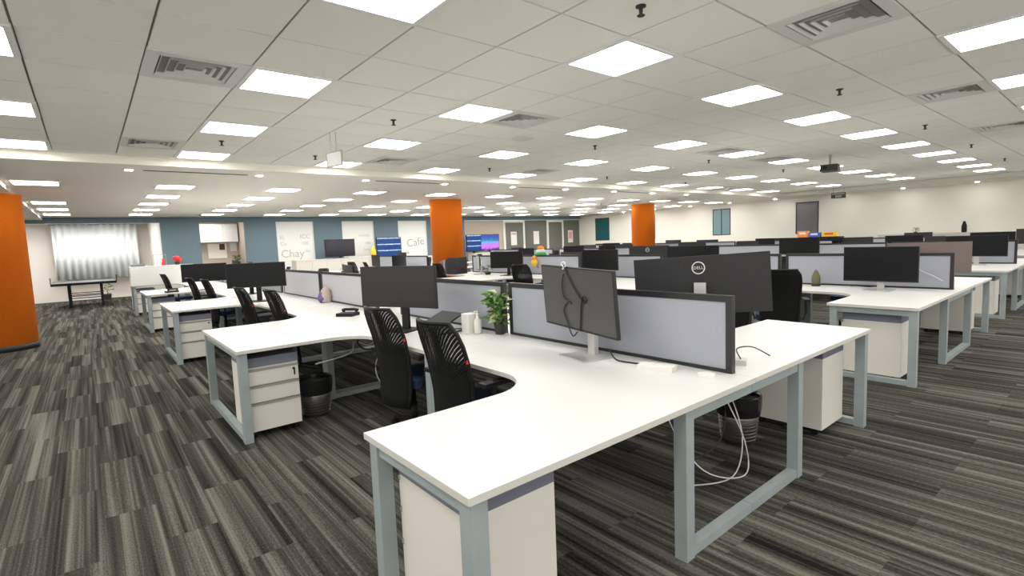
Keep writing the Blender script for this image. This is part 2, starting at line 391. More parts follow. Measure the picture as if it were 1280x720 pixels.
# ------------------------------------------------------------------ ceiling lights, vents, small ceiling things
FS = .6
lf = B()
for a in ((-.298, -.262, -.298, .298), (.262, .298, -.298, .298), (-.262, .262, -.298, -.262), (-.262, .262, .262, .298)): lf.box(a[0], a[1], a[2], a[3], -.008, .02)
lf_me = lf.mesh('frame', 'lightframe', .003, seg=1)
ld_me = boxmesh('diffuser', -.262, .262, -.262, .262, -.005, .005, 'diffuser')
ld_far = boxmesh('diffuser', -.262, .262, -.262, .262, -.005, .005, 'diffuser_far')
def light(x, y, z, label, group):
    t = empty('ceiling_light', label, 'ceiling light', (x, y, z), 0, group)
    link('frame', lf_me, t); link('diffuser', ld_me if z > ZR else ld_far, t)
rows = sorted({v for u, v in LIGHT}); k = 0
for v in rows:
    us = sorted(u for u, vv in LIGHT if vv == v)
    us = [u for u in us if XL + .1 < TU(u) and TU(u) + .6 < XB]
    if TV(v) < YN + .1: continue
    r = rows.index(v)
    for i, u in enumerate(us):
        light(TU(u) + .3, TV(v) + .3, ZC, 'square light panel, %s row of the near ceiling, %s from the left' % (ORD[r], ORD[i]), 'light panels in the near ceiling')
xs = [TU(u) + .3 for u in range(-1, 33, 3)]
for r, y in enumerate((10.75, 12.6, 14.45, 16.3, 18.15)):
    for i, x in enumerate(xs):
        if abs(y - 12.6) < .5 and any(abs(x - c) < .85 for c in (-1.2, 7.8, 16.6)): continue
        light(x, y, ZR - .004, 'square light panel, %s row of the lower far ceiling, %s from the left' % (ORD[r], ORD[i]), 'light panels in the far ceiling')
for q_, x_, y_ in (('back left', -1.6, 22.2), ('back middle', -.4, 22.2), ('back right', .8, 22.2), ('front left', -1.6, 20.6)): light(x_, y_, ZR - .004, 'added fill light panel in the alcove ceiling, %s one' % q_, 'alcove lights')  # extra unseen panels, added to brighten the alcove and its curtain
light(-.45, 21.0, ZR - .004, 'light panel in the alcove ceiling, front middle one', 'alcove lights'); light(.95, 21.0, ZR - .004, 'light panel in the alcove ceiling, front right one', 'alcove lights')
light(3.4, 20.4, ZR - .004, 'light panel above the pantry counter', 'pantry light')
# air diffusers
vf = B()
for a in ((-.298, -.225, -.298, .298), (.225, .298, -.298, .298), (-.225, .225, -.298, -.225), (-.225, .225, .225, .298)): vf.box(a[0], a[1], a[2], a[3], -.006, .02)
vf_me = vf.mesh('frame', 'ventwhite', .003, seg=1)
vb_me = boxmesh('duct', -.225, .225, -.225, .225, .075, .085, 'dark')
def ring(r):
    b = B(); r2 = r - .035; t = .004
    for k in range(4):
        c, s = math.cos(k*PI/2), math.sin(k*PI/2)
        q = lambda x, y, z: (x*c - y*s, x*s + y*c, z)
        b.quad([q(-r, -r, -.004), q(r, -r, -.004), q(r2, -r2, .045), q(-r2, -r2, .045)]); b.quad([q(-r, -r, -.004 + t), q(r, -r, -.004 + t), q(r2, -r2, .045 + t), q(-r2, -r2, .045 + t)])
    return b.mesh('slat', 'ventwhite')
rings = [ring(r) for r in (.215, .165, .115, .065)]
vrow = {-4: 'near', 1: 'middle', 6: 'far'}
for v in (-4, 1, 6):
    for i, (u, vv) in enumerate(sorted(q for q in VENT if q[1] == v)):
        t = empty('air_vent', 'square louvred ceiling vent, %s from the left in the %s row of vents' % (ORD[i], vrow[v]), 'vent', (TU(u) + .3, TV(v) + .3, ZC), 0, 'square ceiling vents')
        link('frame', vf_me, t); link('duct', vb_me, t)
        for rm in rings: link('slat', rm, t)
# sprinklers
sp_me = B().lathe([(.03, 0), (.03, -.006), (.012, -.012), (.010, -.045), (.022, -.05), (.022, -.054)], 10).mesh('sprinkler', 'pot', 0, False)
for y, xsr, nm in ((1.82, (2.5, 5.5, 8.5, 11.4, 14.7), 'near'), (4.88, (2.53, 5.6, 8.6, 11.6), 'middle'), (7.27, (2.55, 5.56, 8.7, 11.7), 'far')):
    for i, x in enumerate(xsr):
        tag(link('sprinkler', sp_me, None, (x, y, ZC)), 'small dark ceiling sprinkler, %s from the left in the %s row of sprinklers' % (ORD[i], nm), 'sprinkler', 'ceiling sprinklers')
tag(link('sprinkler', sp_me, None, (1.31, 6.74, ZC)), 'small ceiling sprinkler between two light panels near the left aisle', 'sprinkler', 'ceiling sprinklers')
tag(link('ceiling_speaker', B().lathe([(.14, 0), (.14, -.012), (.12, -.02), (.10, -.014)], 24).mesh('ceiling_speaker', 'ventwhite', 0, False), None, (4.32, 4.94, ZC)), 'round white ceiling speaker next to a square vent', 'speaker')
# downlights and linear slot grilles along the step
dl_f = B().lathe([(.085, 0), (.085, -.006), (.06, -.006)], 4).mesh('trim', 'lightframe'); dl_l = B().lathe([(.058, -.008), (.058, -.004)], 4).mesh('lamp', 'spot')
def downlight(x, y, z, label, group):
    t = empty('downlight', label, 'downlight', (x, y, z), PI/4, group); link('trim', dl_f, t); link('lamp', dl_l, t)
for i, x in enumerate((.55, 2.2, 3.95, 5.6, 7.35, 9.0, 10.8, 12.5, 14.2)):
    downlight(x, 8.80, ZR - .001, 'small square downlight behind the ceiling step, %s from the left' % ORD[i], 'downlights behind the ceiling step')
for i, y in enumerate((3.1, 4.9, 6.6, 8.9, 10.7, 12.5, 14.3, 16.1)):
    downlight(20.45, y, ZR - .001, 'small square downlight along the white wall, %s from the near end' % ORD[i], 'downlights along the white wall')
sl_me = B().box(-.66, .66, -.02, .02, -.006, 0).mesh('slot', 'dark')
for i, x in enumerate((1.37, 4.80, 8.2, 11.6)):
    tag(link('slot_grille', sl_me, None, (x, 8.80, ZR)), 'long thin dark slot grille in the lower ceiling, %s from the left' % ORD[i], 'grille', 'slot grilles in the lower ceiling')
# hanging signs
t = empty('hanging_sign', 'clear acrylic exit sign hanging on two wires from the near ceiling', 'sign', (2.22, 5.73, ZC), .25)
for dx in (-.05, .05): link('wire', B().tube([(0, dx, 0), (0, dx, -.22)], .0025, 5).mesh('wire', 'greyink'), t)
link('plate', boxmesh('plate', -.004, .004, -.13, .13, -.36, -.22, 'clear'), t)
bb = B()
for a in ((-.14, -.13, -.37, -.21), (.13, .14, -.37, -.21), (-.13, .13, -.22, -.21), (-.13, .13, -.37, -.36)): bb.box(-.008, .008, a[0], a[1], a[2], a[3])
link('border', bb.mesh('border', 'greyink'), t)
t = empty('exit_sign', 'dark green emergency exit sign hanging in front of the white wall', 'sign', (18.8, 6.2, ZC), -1.1)
link('box', boxmesh('box', -.20, .20, -.02, .02, -.34, -.16, 'pot', .004), t)
for dx in (-.15, .15): link('rod', B().tube([(dx, 0, .012), (dx, 0, -.16)], .006, 6).mesh('rod', 'greyink'), t)
for s, z in (('EMERGENCY', -.205), ('EXIT', -.285)):
    link('lettering', text_mesh(s,   .062 if len(s) > 5 else .085, 'paper'), t, (0, -.0215, z), (PI/2, 0, 0))
t = empty('projector', 'projector hung under the ceiling among the light panels at right', 'projector', (10.2, 3.5, ZC), .2)
link('mount', B().tube([(0, 0, 0), (0, 0, -.18)], .02, 8).mesh('mount', 'greyink'), t); link('body', boxmesh('body', -.17, .17, -.13, .13, -.29, -.18, 'pot', .015), t)
link('lens', B().tube([(-.17, .05, -.235), (-.20, .05, -.235)], .035, 12).mesh('lens', 'screen'), t)
t = empty('projector', 'small projector under the far ceiling left of the third orange column', 'projector', (13.9, 11.9, ZR), .2)
link('mount', B().tube([(0, 0, 0), (0, 0, -.10)], .02, 8).mesh('mount', 'greyink'), t); link('body', boxmesh('body', -.17, .17, -.13, .13, -.20, -.10, 'greywhite', .015), t)
# ------------------------------------------------------------------ desk banks
SP = [2.62, 7.56, 12.49, 17.42]
Y0, CELL, HALF, ZT = 1.23, 3.85, 1.925, .74
BANK = ['nearest', 'second', 'third', 'fourth']
SIDE = {-1: 'left', 1: 'right'}
def tops(sx, sy):
    pts = [(0.002, 0.001), (1.81, .001), (1.81, .755), (1.42, .757), (1.12, .765)]
    for k in range(1, 9):
        a = -PI/2 - k * PI/16
        pts.append((1.12 + .30 * math.cos(a), 1.065 + .30 * math.sin(a)))
    pts += [(.82, HALF - .001), (.002, HALF - .001)]
    pts = [(p[0] * sx, p[1] * sy) for p in pts]
    if sx * sy < 0: pts.reverse()
    return B().prism(pts, ZT - .026, ZT, 0, 1).mesh('worktop', ['white', 'edge'], .002, seg=1)
cache = {}
def frame_parts(sx, sy, end):
    """list of (name, mesh): posts and bars of the steel legs of one L-shaped desk"""
    P = .032; zt = ZT - .027; out = []
    def post(u, v): out.append(('leg', B().box(*sorted((sx*(u-P), sx*(u+P))), *sorted((sy*(v-P), sy*(v+P))), 0, zt).mesh('leg', 'steel', .004, seg=1)))
    def bar(u0, u1, v0, v1, z0, z1, nm): out.append((nm, B().box(*sorted((sx*u0, sx*u1)), *sorted((sy*v0, sy*v1)), z0, z1).mesh(nm, 'steel', .003, seg=1)))
    ue = 1.765
    post(ue, .70)
    v0 = .045 if end else .002
    if end: post(ue, .045)
    vs_ = v0 + P if end else v0
    bar(ue - .028, ue + .028, vs_, .70 - P, .005, .05, 'foot_bar'); bar(ue - .022, ue + .022, vs_, .70 - P, zt - .055, zt, 'top_bar')
    if end:
        post(.60, .045); bar(.002, .60 - P, .017, .073, .005, .05, 'foot_bar'); bar(.002, .60 - P, .02, .07, zt - .055, zt, 'top_bar')
    else:
        post(.86, .035); bar(.002, .86 - P, .008, .062, .005, .05, 'foot_bar'); bar(.002, .86 - P, .008, .062, zt - .055, zt, 'top_bar')
    post(.785, HALF - .034); bar(.002, .785 - P, HALF - .06, HALF - .006, .005, .05, 'foot_bar')
    bar(.10, .14, .10, HALF - .1, zt - .06, zt, 'beam')
    return out
def desk(bank, sx, cell, m):
    sy = 1 if m == 0 else -1
    first = cell == 0 and m == 0; last = cell == 3 and m == 1
    key = (sx, sy, first or last)
    if key not in cache: cache[key] = (tops(sx, sy), frame_parts(sx, sy, first or last))
    top, fr = cache[key]
    n = cell * 2 + m
    y = Y0 + cell * CELL + (0 if m == 0 else CELL)
    t = empty('office_desk', 'white L-shaped desk, %s from the near end, %s side of the %s desk bank' % (ORD[n], SIDE[sx], BANK[bank]), 'desk', (SP[bank], y, 0), 0, 'white L-shaped desks')
    link('worktop', top, t)
    for nm, me in fr: link(nm, me, t)
    return t
skip = {(1, -1, 2, 1), (1, 1, 2, 1), (3, -1, 2, 1), (3, -1, 2, 0)}
DESKS = []
for bk in range(4):
    for cell in range(4):
        for m in (0, 1):
            for sx in (-1, 1):
                if (bk, sx, cell, m) in skip: continue
                desk(bk, sx, cell, m); DESKS.append((bk, sx, cell, m))
# ---- partitions on the spines
def partition_meshes(L, pale):
    b = B(); f = .035; h = .42; t = .018
    b.box(-t, t, 0, f, 0, h).box(-t, t, L - f, L, 0, h).box(-t, t, f, L - f, h - f, h).box(-t, t, f, L - f, 0, .02)
    return b.mesh('frame', 'pframe', .003, seg=1), boxmesh('fabric_panel', -.012, .012, f, L - f, .02, h - f, 'fabricp' if pale else 'fabric')
pcache = {}
for bk in range(4):
    segs = [(1.35, 3.22), (3.29, 5.12), (5.72, 7.55), (7.63, 9.45), (9.6, 11.4), (12.9, 14.7), (14.75, 16.5)]
    if bk == 1: segs = [(1.31, 3.13), (3.2, 5.02), (5.15, 6.97), (7.05, 8.87), (8.95, 10.75), (13.0, 14.7), (14.75, 16.5)]
    if bk >= 2: segs = [(1.33, 3.15), (3.22, 5.02), (5.1, 6.95), (7.02, 8.85), (8.9, 10.7), (10.8, 12.6), (12.9, 14.7), (14.75, 16.5)]
    if bk == 3: segs = segs[1:]
    for i, (a, c) in enumerate(segs):
        L = round(c - a, 2); pale = bk == 0 and i in (2, 3)
        if (L, pale) not in pcache: pcache[(L, pale)] = partition_meshes(L, pale)
        t = empty('desk_partition', '%s fabric partition with black frame, %s from the near end of the %s desk bank' % ('pale grey' if pale else 'blue-grey', ORD[i], BANK[bk]), 'partition', (SP[bk], a, ZT + .001), 0, 'fabric partitions on the desk banks')
        link('frame', pcache[(L, pale)][0], t); link('fabric_panel', pcache[(L, pale)][1], t)
# ---- pedestals
def make_pedestal():
    b = B(); w, d, h0, h1 = .20, .25, .055, .575
    body = B().box(-w, w, -d + .02, d, h0, h1).mesh('body', 'ped', .004, seg=1)
    parts = [('body', body, (0,0,0)), ('seat_pad', boxmesh('seat_pad', -w, w, -d + .01, d, h1 + .001, h1 + .075, 'pedtop', .008), (0,0,0))]
    for z0, z1 in ((.435, .562), (.295, .425), (.06, .285)):
        parts.append(('drawer', B().box(-w + .004, w - .004, -d, -d + .019, z0, z1 - .018).mesh('drawer', 'ped', .003, seg=1), (0,0,0)))
    return parts
ped_parts = make_pedestal()
ped_rail = [B().box(-.196, .196, -.258, -.232, z - .016, z).mesh('handle_rail', 'rail', .003, seg=1) for z in (.562, .425, .285)]
ped_lock = B().tube([(.16, -.25, .52), (.16, -.262, .52)], .010, 10).mesh('lock', 'black')
ped_key = B().box(.156, .164, -.275, -.262, .47, .525).mesh('key', 'black')
castor_me = B().tube([(-.012, 0, .027), (.012, 0, .027)], .026, 12).mesh('castor', 'black')
def pedestal(x, y, rz, label, keys=False):
    t = empty('drawer_pedestal', label, 'drawer unit', (x, y, 0), rz, 'white drawer pedestals')
    di = 0
    for nm, me, l in ped_parts:
        o = link(nm, me, t)
        if nm == 'drawer':
            link('handle_rail', ped_rail[di], o); di += 1
            if di == 1:
                link('lock', ped_lock, o)
                if keys: link('key', ped_key, o)
    for cx in (-.16, .16):
        for cy in (-.19, .19): link('castor', castor_me, t, (cx, cy, 0))
    return t
for bk in range(4):
    s = SP[bk]
    for sx in (-1, 1):
        pedestal(s + sx * 1.52, Y0 + .40, PI, 'white drawer pedestal under the front corner, %s side of the %s desk bank' % (SIDE[sx], BANK[bk]))
        for c in range(1, 5):
            if bk and c > 3: continue
            if sx == 1 and bk == 0 and c > 2: continue
            pedestal(s + sx * 1.54, Y0 + c * CELL - .42, 0, 'white three-drawer pedestal under %s wing, %s side of the %s desk bank' % (ORD[c], SIDE[sx], BANK[bk]), keys=(c == 1))
# ---- monitors
def arc_panel(Wd, H, T, curve, name, m, y_in=0, front=True):
    """panel facing -x, width along y, bottom at z=0; curve = sagitta (ends come towards the viewer)"""
    b = B(); n = 12 if curve else 2; rows = []
    for i in range(n + 1):
        y = -Wd/2 + Wd * i / n; x = -curve * (2*y/Wd)**2
        rows.append([b.bm.verts.new(p) for p in ((x, y, 0), (x, y, H), (x + T, y, H), (x + T, y, 0))])
    for p, q in zip(rows, rows[1:]):
        for k in range(4): b.bm.faces.new((p[k], p[(k+1) % 4], q[(k+1) % 4], q[k]))
    b.bm.faces.new(rows[0]); b.bm.faces.new(list(reversed(rows[-1])))
    return b.mesh(name, m, .002 if not curve else 0, seg=1)
mon_cache = {}
def monitor(x, y, rz, label, kind='wide', ztop=1.31, roll=0, tilt=0, back='charcoal', scr='screen', stand='silver', logo=False, dz=ZT, off=0):
    Wd, H, cv = {'wide': (.82, .365, .03), 'flat': (.62, .37, 0), 'big': (.74, .41, 0), 'small': (.53, .32, 0)}[kind]
    key = (kind, back, scr)
    if key not in mon_cache:
        mon_cache[key] = (arc_panel(Wd, H, .022, cv, 'housing', back), arc_panel(Wd - .016, H - .022, .001, cv, 'screen', scr), boxmesh('rear_bulge', .022, .05, -.14, .14, .10, .27, back, .012))
    hs, sc, bu = mon_cache[key]
    t = empty('monitor', label, 'monitor', (x, y, dz), rz, 'desk monitors')
    zb = ztop - H - dz
    p = link('housing', hs, t, (-.055, off, zb), (roll, tilt, 0)); link('screen', sc, p, (-.0016, 0, .014)); 
    if not logo: link('rear_bulge', bu, p)
    if logo:
        lg = B(); lg.tube([(0, .037 * math.cos(a), .037 * math.sin(a)) for a in [2*PI*i/28 for i in range(28)]], .0035, 5, True)
        link('logo_ring', lg.mesh('logo_ring', 'paper'), p, (.024, 0, H - .075)); link('logo_lettering', text_mesh('DELL', .027, 'paper'), p, (.0245, 0, H - .075), (PI/2, 0, PI/2))
    kk = ('st', stand, round(zb, 2))
    if kk not in mon_cache:
        mon_cache[kk] = (boxmesh('column', .0, .03, -.035, .035, .012, zb + .2, stand, .006), B().prism([(-.16, -.13), (.09, -.13), (.09, .13), (-.16, .13)], 0, .012).mesh('foot', stand, .003, seg=1))
    link('column', mon_cache[kk][0], t); link('foot', mon_cache[kk][1], t)
    return t
# rz = 0: screen faces -x (left sides); PI: faces +x
spec = {  # bank, side, cell, half : (dx from spine, y, rz, kw)
 (0, -1, 0, 0): (2.44 - 2.62, 2.20, -.17, dict(kind='big', ztop=1.315, roll=.03, off=.05, tilt=-.10, back='charcoal', scr='screengrey', stand='silver', label='grey matte monitor with black cables draped over it on the nearest desk')),
 (0, 1, 0, 0): (2.95 - 2.62, 1.735, PI + .44, dict(kind='wide', ztop=1.355, roll=.05, logo=True, label='large curved monitor seen from behind with round logo, right side of nearest bank')),
 (0, -1, 0, 1): (2.15 - 2.62, 4.15, .42, dict(kind='wide', ztop=1.315, scr='screendim', stand='black', label='wide black monitor in front of the two near mesh chairs')),
 (0, -1, 1, 1): (1.96 - 2.62, 8.42, 1.1, dict(kind='wide', ztop=1.32, stand='black', label='wide black monitor on the fourth left desk of the nearest bank')),
 (0, -1, 2, 1): (1.86 - 2.62, 12.25, 1.25, dict(kind='wide', ztop=1.28, stand='black', label='wide black monitor on the sixth left desk of the nearest bank')),
 (0, -1, 2, 0): (2.2 - 2.62, 10.0, .5, dict(kind='wide', ztop=1.24, stand='black', label='wide black monitor on the fifth left desk of the nearest bank')),
 (1, -1, 0, 0): (7.18 - 7.56, 1.91, 0, dict(kind='big', ztop=1.255, scr='screen', stand='silver', label='black monitor before the near partition of the second desk bank')),
 (1, 1, 0, 0): (7.92 - 7.56, 1.62, PI + .3, dict(kind='wide', ztop=1.27, back='backtaupe', label='brownish grey monitor back behind the near partition of second bank')),
 (1, -1, 0, 1): (7.15 - 7.56, 4.30, .1, dict(kind='wide', ztop=1.31, stand='black', label='deep black wide monitor, second left desk of the second bank')),
 (1, 1, 1, 0): (7.95 - 7.56, 5.75, PI + .1, dict(kind='wide', ztop=1.30, logo=True, back='charcoal', label='grey monitor back with round logo, third right desk of second bank')),
 (1, -1, 1, 0): (7.1 - 7.56, 6.08, 0, dict(kind='wide', ztop=1.275, stand='black', label='black wide monitor, third left desk of the second bank')),
 (1, -1, 1, 1): (7.1 - 7.56, 8.75, .35, dict(kind='wide', ztop=1.265, stand='black', label='black wide monitor behind a mesh chair, fourth left desk of second bank')),
 (1, -1, 2, 0): (7.1 - 7.56, 9.8, -.5, dict(kind='small', ztop=1.17, scr='greywhite', stand='silver', label='small light grey monitor near the middle orange column')),
 (2, -1, 0, 1): (12.0 - 12.49, 4.68, 0, dict(kind='wide', ztop=1.31, stand='black', label='black monitor with snack packets on top, second left desk of third bank')),
 (2, -1, 0, 0): (12.05 - 12.49, 1.80, 0, dict(kind='wide', ztop=1.26, stand='silver', label='black monitor on the first left desk of the third bank')),
 (3, 1, 0, 0): (17.75 - 17.42, 1.62, PI, dict(kind='flat', ztop=1.28, label='black monitor at the right edge of the photo, fourth bank')),
}
for key in DESKS:
    bk, sx, cell, m = key
    if key in spec:
        dx, y, rz, kw = spec[key]; kw = dict(kw); lb = kw.pop('label')
        monitor(SP[bk] + dx, y, rz, lb, **kw)
    else:
        if bk == 0 and sx == -1 and cell == 3: continue
        if bk == 0 and sx == -1 and cell == 1: continue
        if key == (0, 1, 0, 1): continue
        h = random.random()
        if h < .18: continue
        n = cell * 2 + m; yc = Y0 + cell * CELL + (1.15 if m == 0 else CELL - 1.15) + random.uniform(-.15, .15)
        monitor(SP[bk] + sx * .38, yc, (0 if sx < 0 else PI) + random.uniform(-.25, .25), 'black monitor on the %s %s desk from the near end of the %s bank' % (ORD[n], SIDE[sx], BANK[bk]),
                kind='wide' if h > .5 else 'flat', ztop=random.uniform(1.19, 1.27), stand='black')
# ---- chairs
def chair_meshes():
    ms = []
    prof = [(.28, -.215), (.36, -.205), (.46, -.20), (.56, -.20), (.68, -.215), (.80, -.24), (.90, -.27), (.98, -.30), (1.04, -.325)]
    def hw(z):
        if z > .92: return .215 * math.sqrt(max(0.05, 1 - ((z - .92) / .135) ** 2 * .55))
        if z < .46: return .185 + .015 * (z - .28) / .18
        return .20 + .015 * min(1, (z - .46) / .3)
    b = B(); F = []; K = []; ny = 8
    for z, x in prof:
        F.append([b.bm.verts.new((x + .05 * (2*j/ny - 1)**2 , hw(z) * (2*j/ny - 1), z)) for j in range(ny + 1)])
        K.append([b.bm.verts.new((x - .012 + .05 * (2*j/ny - 1)**2, hw(z) * (2*j/ny - 1), z)) for j in range(ny + 1)])
    for S in (F, K):
        for r0, r1 in zip(S, S[1:]):
            for j in range(ny): b.bm.faces.new((r0[j], r0[j+1], r1[j+1], r1[j]))
    for i in range(len(F) - 1):
        for j in (0, ny): b.bm.faces.new((F[i][j], F[i+1][j], K[i+1][j], K[i][j]))
    for j in range(ny):
        for i in (0, -1): b.bm.faces.new((F[i][j], F[i][j+1], K[i][j+1], K[i][j]))
    ms.append(('backrest', b.mesh('backrest', 'mesh', 0, True)))
    path = [(x - .006 + .05, -hw(z), z) for z, x in prof]
    path += [(prof[-1][1] - .006 + .05 * (2*j/ny - 1)**2, hw(prof[-1][0]) * (2*j/ny - 1), prof[-1][0]) for j in range(1, ny)]
    path += [(x - .006 + .05, hw(z), z) for z, x in reversed(prof)]
    ms.append(('back_frame', B().tube(path, .013, 6).mesh('back_frame', 'black', 0, True)))
    ms.append(('back_support', B().tube([(-.185, 0, .56), (-.18, 0, .46), (-.13, 0, .415), (-.02, 0, .405)], [.014, .018, .02, .03], 8).mesh('back_support', 'black', 0, True)))
    seat = B().prism([(.05 + .21 * math.copysign(abs(math.cos(a)) ** .5, math.cos(a)), .24 * math.copysign(abs(math.sin(a)) ** .5, math.sin(a))) for a in [2*PI*i/24 for i in range(24)]], .425, .49)
    ms.append(('seat', seat.mesh('seat', 'blue', .02)))
    for s in (-1, 1):
        ms.append(('armrest', B().tube([(-.10, s*.25, .44), (-.08, s*.285, .52), (-.06, s*.285, .66)], .016, 6).box(-.16, .12, s*.285 - .035, s*.285 + .035, .66, .685).mesh('armrest', 'black')))
    ms.append(('gas_lift', B().lathe([(.028, .09), (.028, .26), (.02, .26), (.02, .42)], 12).mesh('gas_lift', 'black', 0, True)))
    for k in range(5):
        a = 2*PI*k/5 + .3; c, s = math.cos(a), math.sin(a)
        ms.append(('base_leg', B().tube([(0, 0, .11), (.28*c, .28*s, .075)], [.028, .016], 8).mesh('base_leg', 'black')))
        ms.append(('castor', B().tube([(.28*c - .022*s, .28*s + .022*c, .03), (.28*c + .022*s, .28*s - .022*c, .03)], .03, 12).mesh('castor', 'black')))
    ms.append(('tag', boxmesh('tag', -.212, -.195, -.226, -.218, .80, .825, 'red')))
    return ms
CH = chair_meshes()
def chair(x, y, rz, label):
    t = empty('office_chair', label, 'chair', (x, y, 0), rz, 'black mesh office chairs')
    for nm, me in CH: link(nm, me, t)
    return t
chair(1.83, 2.66, .05, 'black mesh chair nearest the camera, tucked at the first left desk')
chair(1.90, 3.60, .12, 'black mesh chair at the second left desk of the nearest bank')
chair(1.86, 6.35, .10, 'black mesh chair at the third left desk of the nearest bank')
chair(1.73, 7.25, .10, 'black mesh chair at the fourth left desk of the nearest bank')
chair(1.80, 10.2, .10, 'black mesh chair at the fifth left desk of the nearest bank')
chair(1.72, 11.3, .10, 'black mesh chair at the sixth left desk of the nearest bank')
chair(1.60, 14.4, .15, 'black mesh chair in front of the white end screen of nearest bank')
chair(4.15, 2.25, PI + .35, 'black mesh chair behind the large curved monitor of the nearest bank')
chair(6.50, 7.42, .25, 'black mesh chair before a wide monitor, fourth left desk of second bank')
chair(6.35, 2.72, .5, 'black mesh chair tucked at the first left desk of the second bank')
nch = 0
for bk, sx, cell, m in DESKS:
    if bk == 0 and sx == -1: continue
    if (bk, sx, cell, m) in ((0, 1, 0, 0), (0, 1, 0, 1), (1, -1, 0, 0), (1, -1, 1, 1)): continue
    if random.random() < .25: continue
    n = cell * 2 + m; yc = Y0 + cell * CELL + (1.35 if m == 0 else CELL - 1.35) + random.uniform(-.08, .08)
    if abs(yc - 12.15) < 1.0 and bk in (1, 3): continue
    chair(SP[bk] + sx * 1.12, yc, (0 if sx < 0 else PI) + random.uniform(-.3, .3), 'black mesh chair at the %s %s desk from the near end of the %s bank' % (ORD[n], SIDE[sx], BANK[bk]))
# ------------------------------------------------------------------ things on and under the nearest bank
Z = ZT
# cables on the first monitor (they hang over its screen)
def cable(name, pts, r, m, label, cat='cable'):
    P = [Vector(p) for p in pts]; out = []
    for i in range(len(P) - 1):
        p0, p1, p2, p3 = P[max(i-1, 0)], P[i], P[i+1], P[min(i+2, len(P)-1)]
        for k in range(6):
            t = k / 6; out.append(.5 * ((2*p1) + (p2-p0)*t + (2*p0-5*p1+4*p2-p3)*t*t + (3*p1-p0-3*p2+p3)*t**3))
    out.append(P[-1])
    return tag(link(name, B().tube(out, r, 6).mesh(name, m, 0, True)), label, cat)
def onscreen(dy, z, off=.006):   # point on the first monitor's screen
    a = -.17; lx, ly = -.058 - off - .10 * (z - .905), dy + .095
    return (2.44 + lx*math.cos(a) - ly*math.sin(a), 2.20 + lx*math.sin(a) + ly*math.cos(a), z)
cable('cable', [onscreen(.045, 1.27), onscreen(.075, 1.20), onscreen(.07, 1.12), onscreen(.03, 1.10)], .0035, 'cableb', 'thin black cable hanging straight down the grey monitor')
cable('cable', [onscreen(.03, 1.335), onscreen(.0, 1.26), onscreen(-.08, 1.15), onscreen(-.14, 1.10), onscreen(-.165, 1.115), onscreen(-.14, 1.135), onscreen(-.115, 1.10), onscreen(-.09, 1.0), onscreen(-.07, .91)], .005, 'cableb', 'black cable with a loop running diagonally over the grey monitor')
cable('cable', [onscreen(-.01, 1.08), onscreen(.03, 1.09), onscreen(.085, 1.03), onscreen(.06, .95), onscreen(-.0, .87, .02), onscreen(-.055, .90, .02)], .0045, 'cableb', 'black cable curling below the lower edge of the grey monitor')
cable('cable', [onscreen(.03, 1.32), onscreen(.06, 1.335), onscreen(.03, 1.35), onscreen(.01, 1.33), onscreen(.05, 1.30), onscreen(.02, 1.34)], .004, 'cablew', 'knot of white cable tie on top of the grey monitor')
cable('cable', [(2.45, 2.06, .80), (2.41, 1.98, Z + .02), (2.44, 1.92, Z + .006), (2.47, 1.82, Z + .005), (2.53, 1.74, Z + .006)], .005, 'cableb', 'black cable on the desk leading to the white power adapter')
def blockthing(name, label, cat, x, y, z, sx, sy, sz, m, rz=0, bev=.006):
    return tag(link(name, boxmesh(name, -sx/2, sx/2, -sy/2, sy/2, 0, sz, m, bev), None, (x, y, z), (0, 0, rz)), label, cat)
blockthing('power_adapter', 'flat white power adapter on the desk below the near partition', 'adapter', 2.43, 1.70, Z, .09, .20, .028, 'paper', .25)
blockthing('mouse', 'small white mouse lying at the end of the near partition', 'mouse', 2.47, 1.42, Z, .05, .08, .022, 'paper', .3, .009)
blockthing('adapter_plug', 'grey plug block on the desk right of the near partition', 'adapter', 2.84, 1.42, Z, .08, .06, .03, 'silver', .4)
cable('cable', [(2.84, 1.42, Z + .03), (2.95, 1.5, Z + .06), (3.1, 1.48, Z + .05), (3.12, 1.38, Z + .006)], .004, 'cableb', 'thin black cable beside the plug right of the near partition')
# laptop riser, sanitiser bottle, white box, plant
t = empty('laptop_stand', 'black wire laptop stand on the desk behind the near chairs', 'laptop stand', (2.30, 3.78, Z), .1)
for s in (-1, 1): link('side', B().tube([(-.13, s*.13, .008), (.12, s*.13, .008), (.12, s*.13, .02), (-.10, s*.13, .06), (.13, s*.13, .15)], .007, 6).mesh('side', 'black'), t)
link('tray', B().prism([(-.14, -.15), (.14, -.15), (.14, .15), (-.14, .15)], 0, .012).mesh('tray', 'black', .003, seg=1), t, (0, 0, .10), (0, -.36, 0))
t = empty('sanitizer_bottle', 'white pump bottle beside the small white box on the desk', 'bottle', (2.46, 3.47, Z))
link('bottle', B().lathe([(.03, 0), (.032, .01), (.032, .11), (.012, .13), (.012, .145)], 14).mesh('bottle', 'paper', 0, True), t); link('pump', B().lathe([(.012, .145), (.014, .16), (.005, .163), (.005, .185)], 10).box(-.035, .006, -.005, .005, .18, .19).mesh('pump', 'paper'), t)
blockthing('tissue_box', 'upright white cardboard box next to the pump bottle', 'box', 2.45, 3.57, Z, .10, .10, .16, 'paper', .05)
def leaf_mesh(L, w, m):
    b = B(); v = [(0, 0, 0), (L*.35, w, .015), (L, 0, -.01), (L*.35, -w, .015), (L*.4, 0, -.004)]
    vs_ = [b.bm.verts.new(p) for p in v]
    for f in ((0, 4, 1), (1, 4, 2), (2, 4, 3), (3, 4, 0)): b.bm.faces.new([vs_[i] for i in f])
    return b.mesh('leaf', m, 0, True)
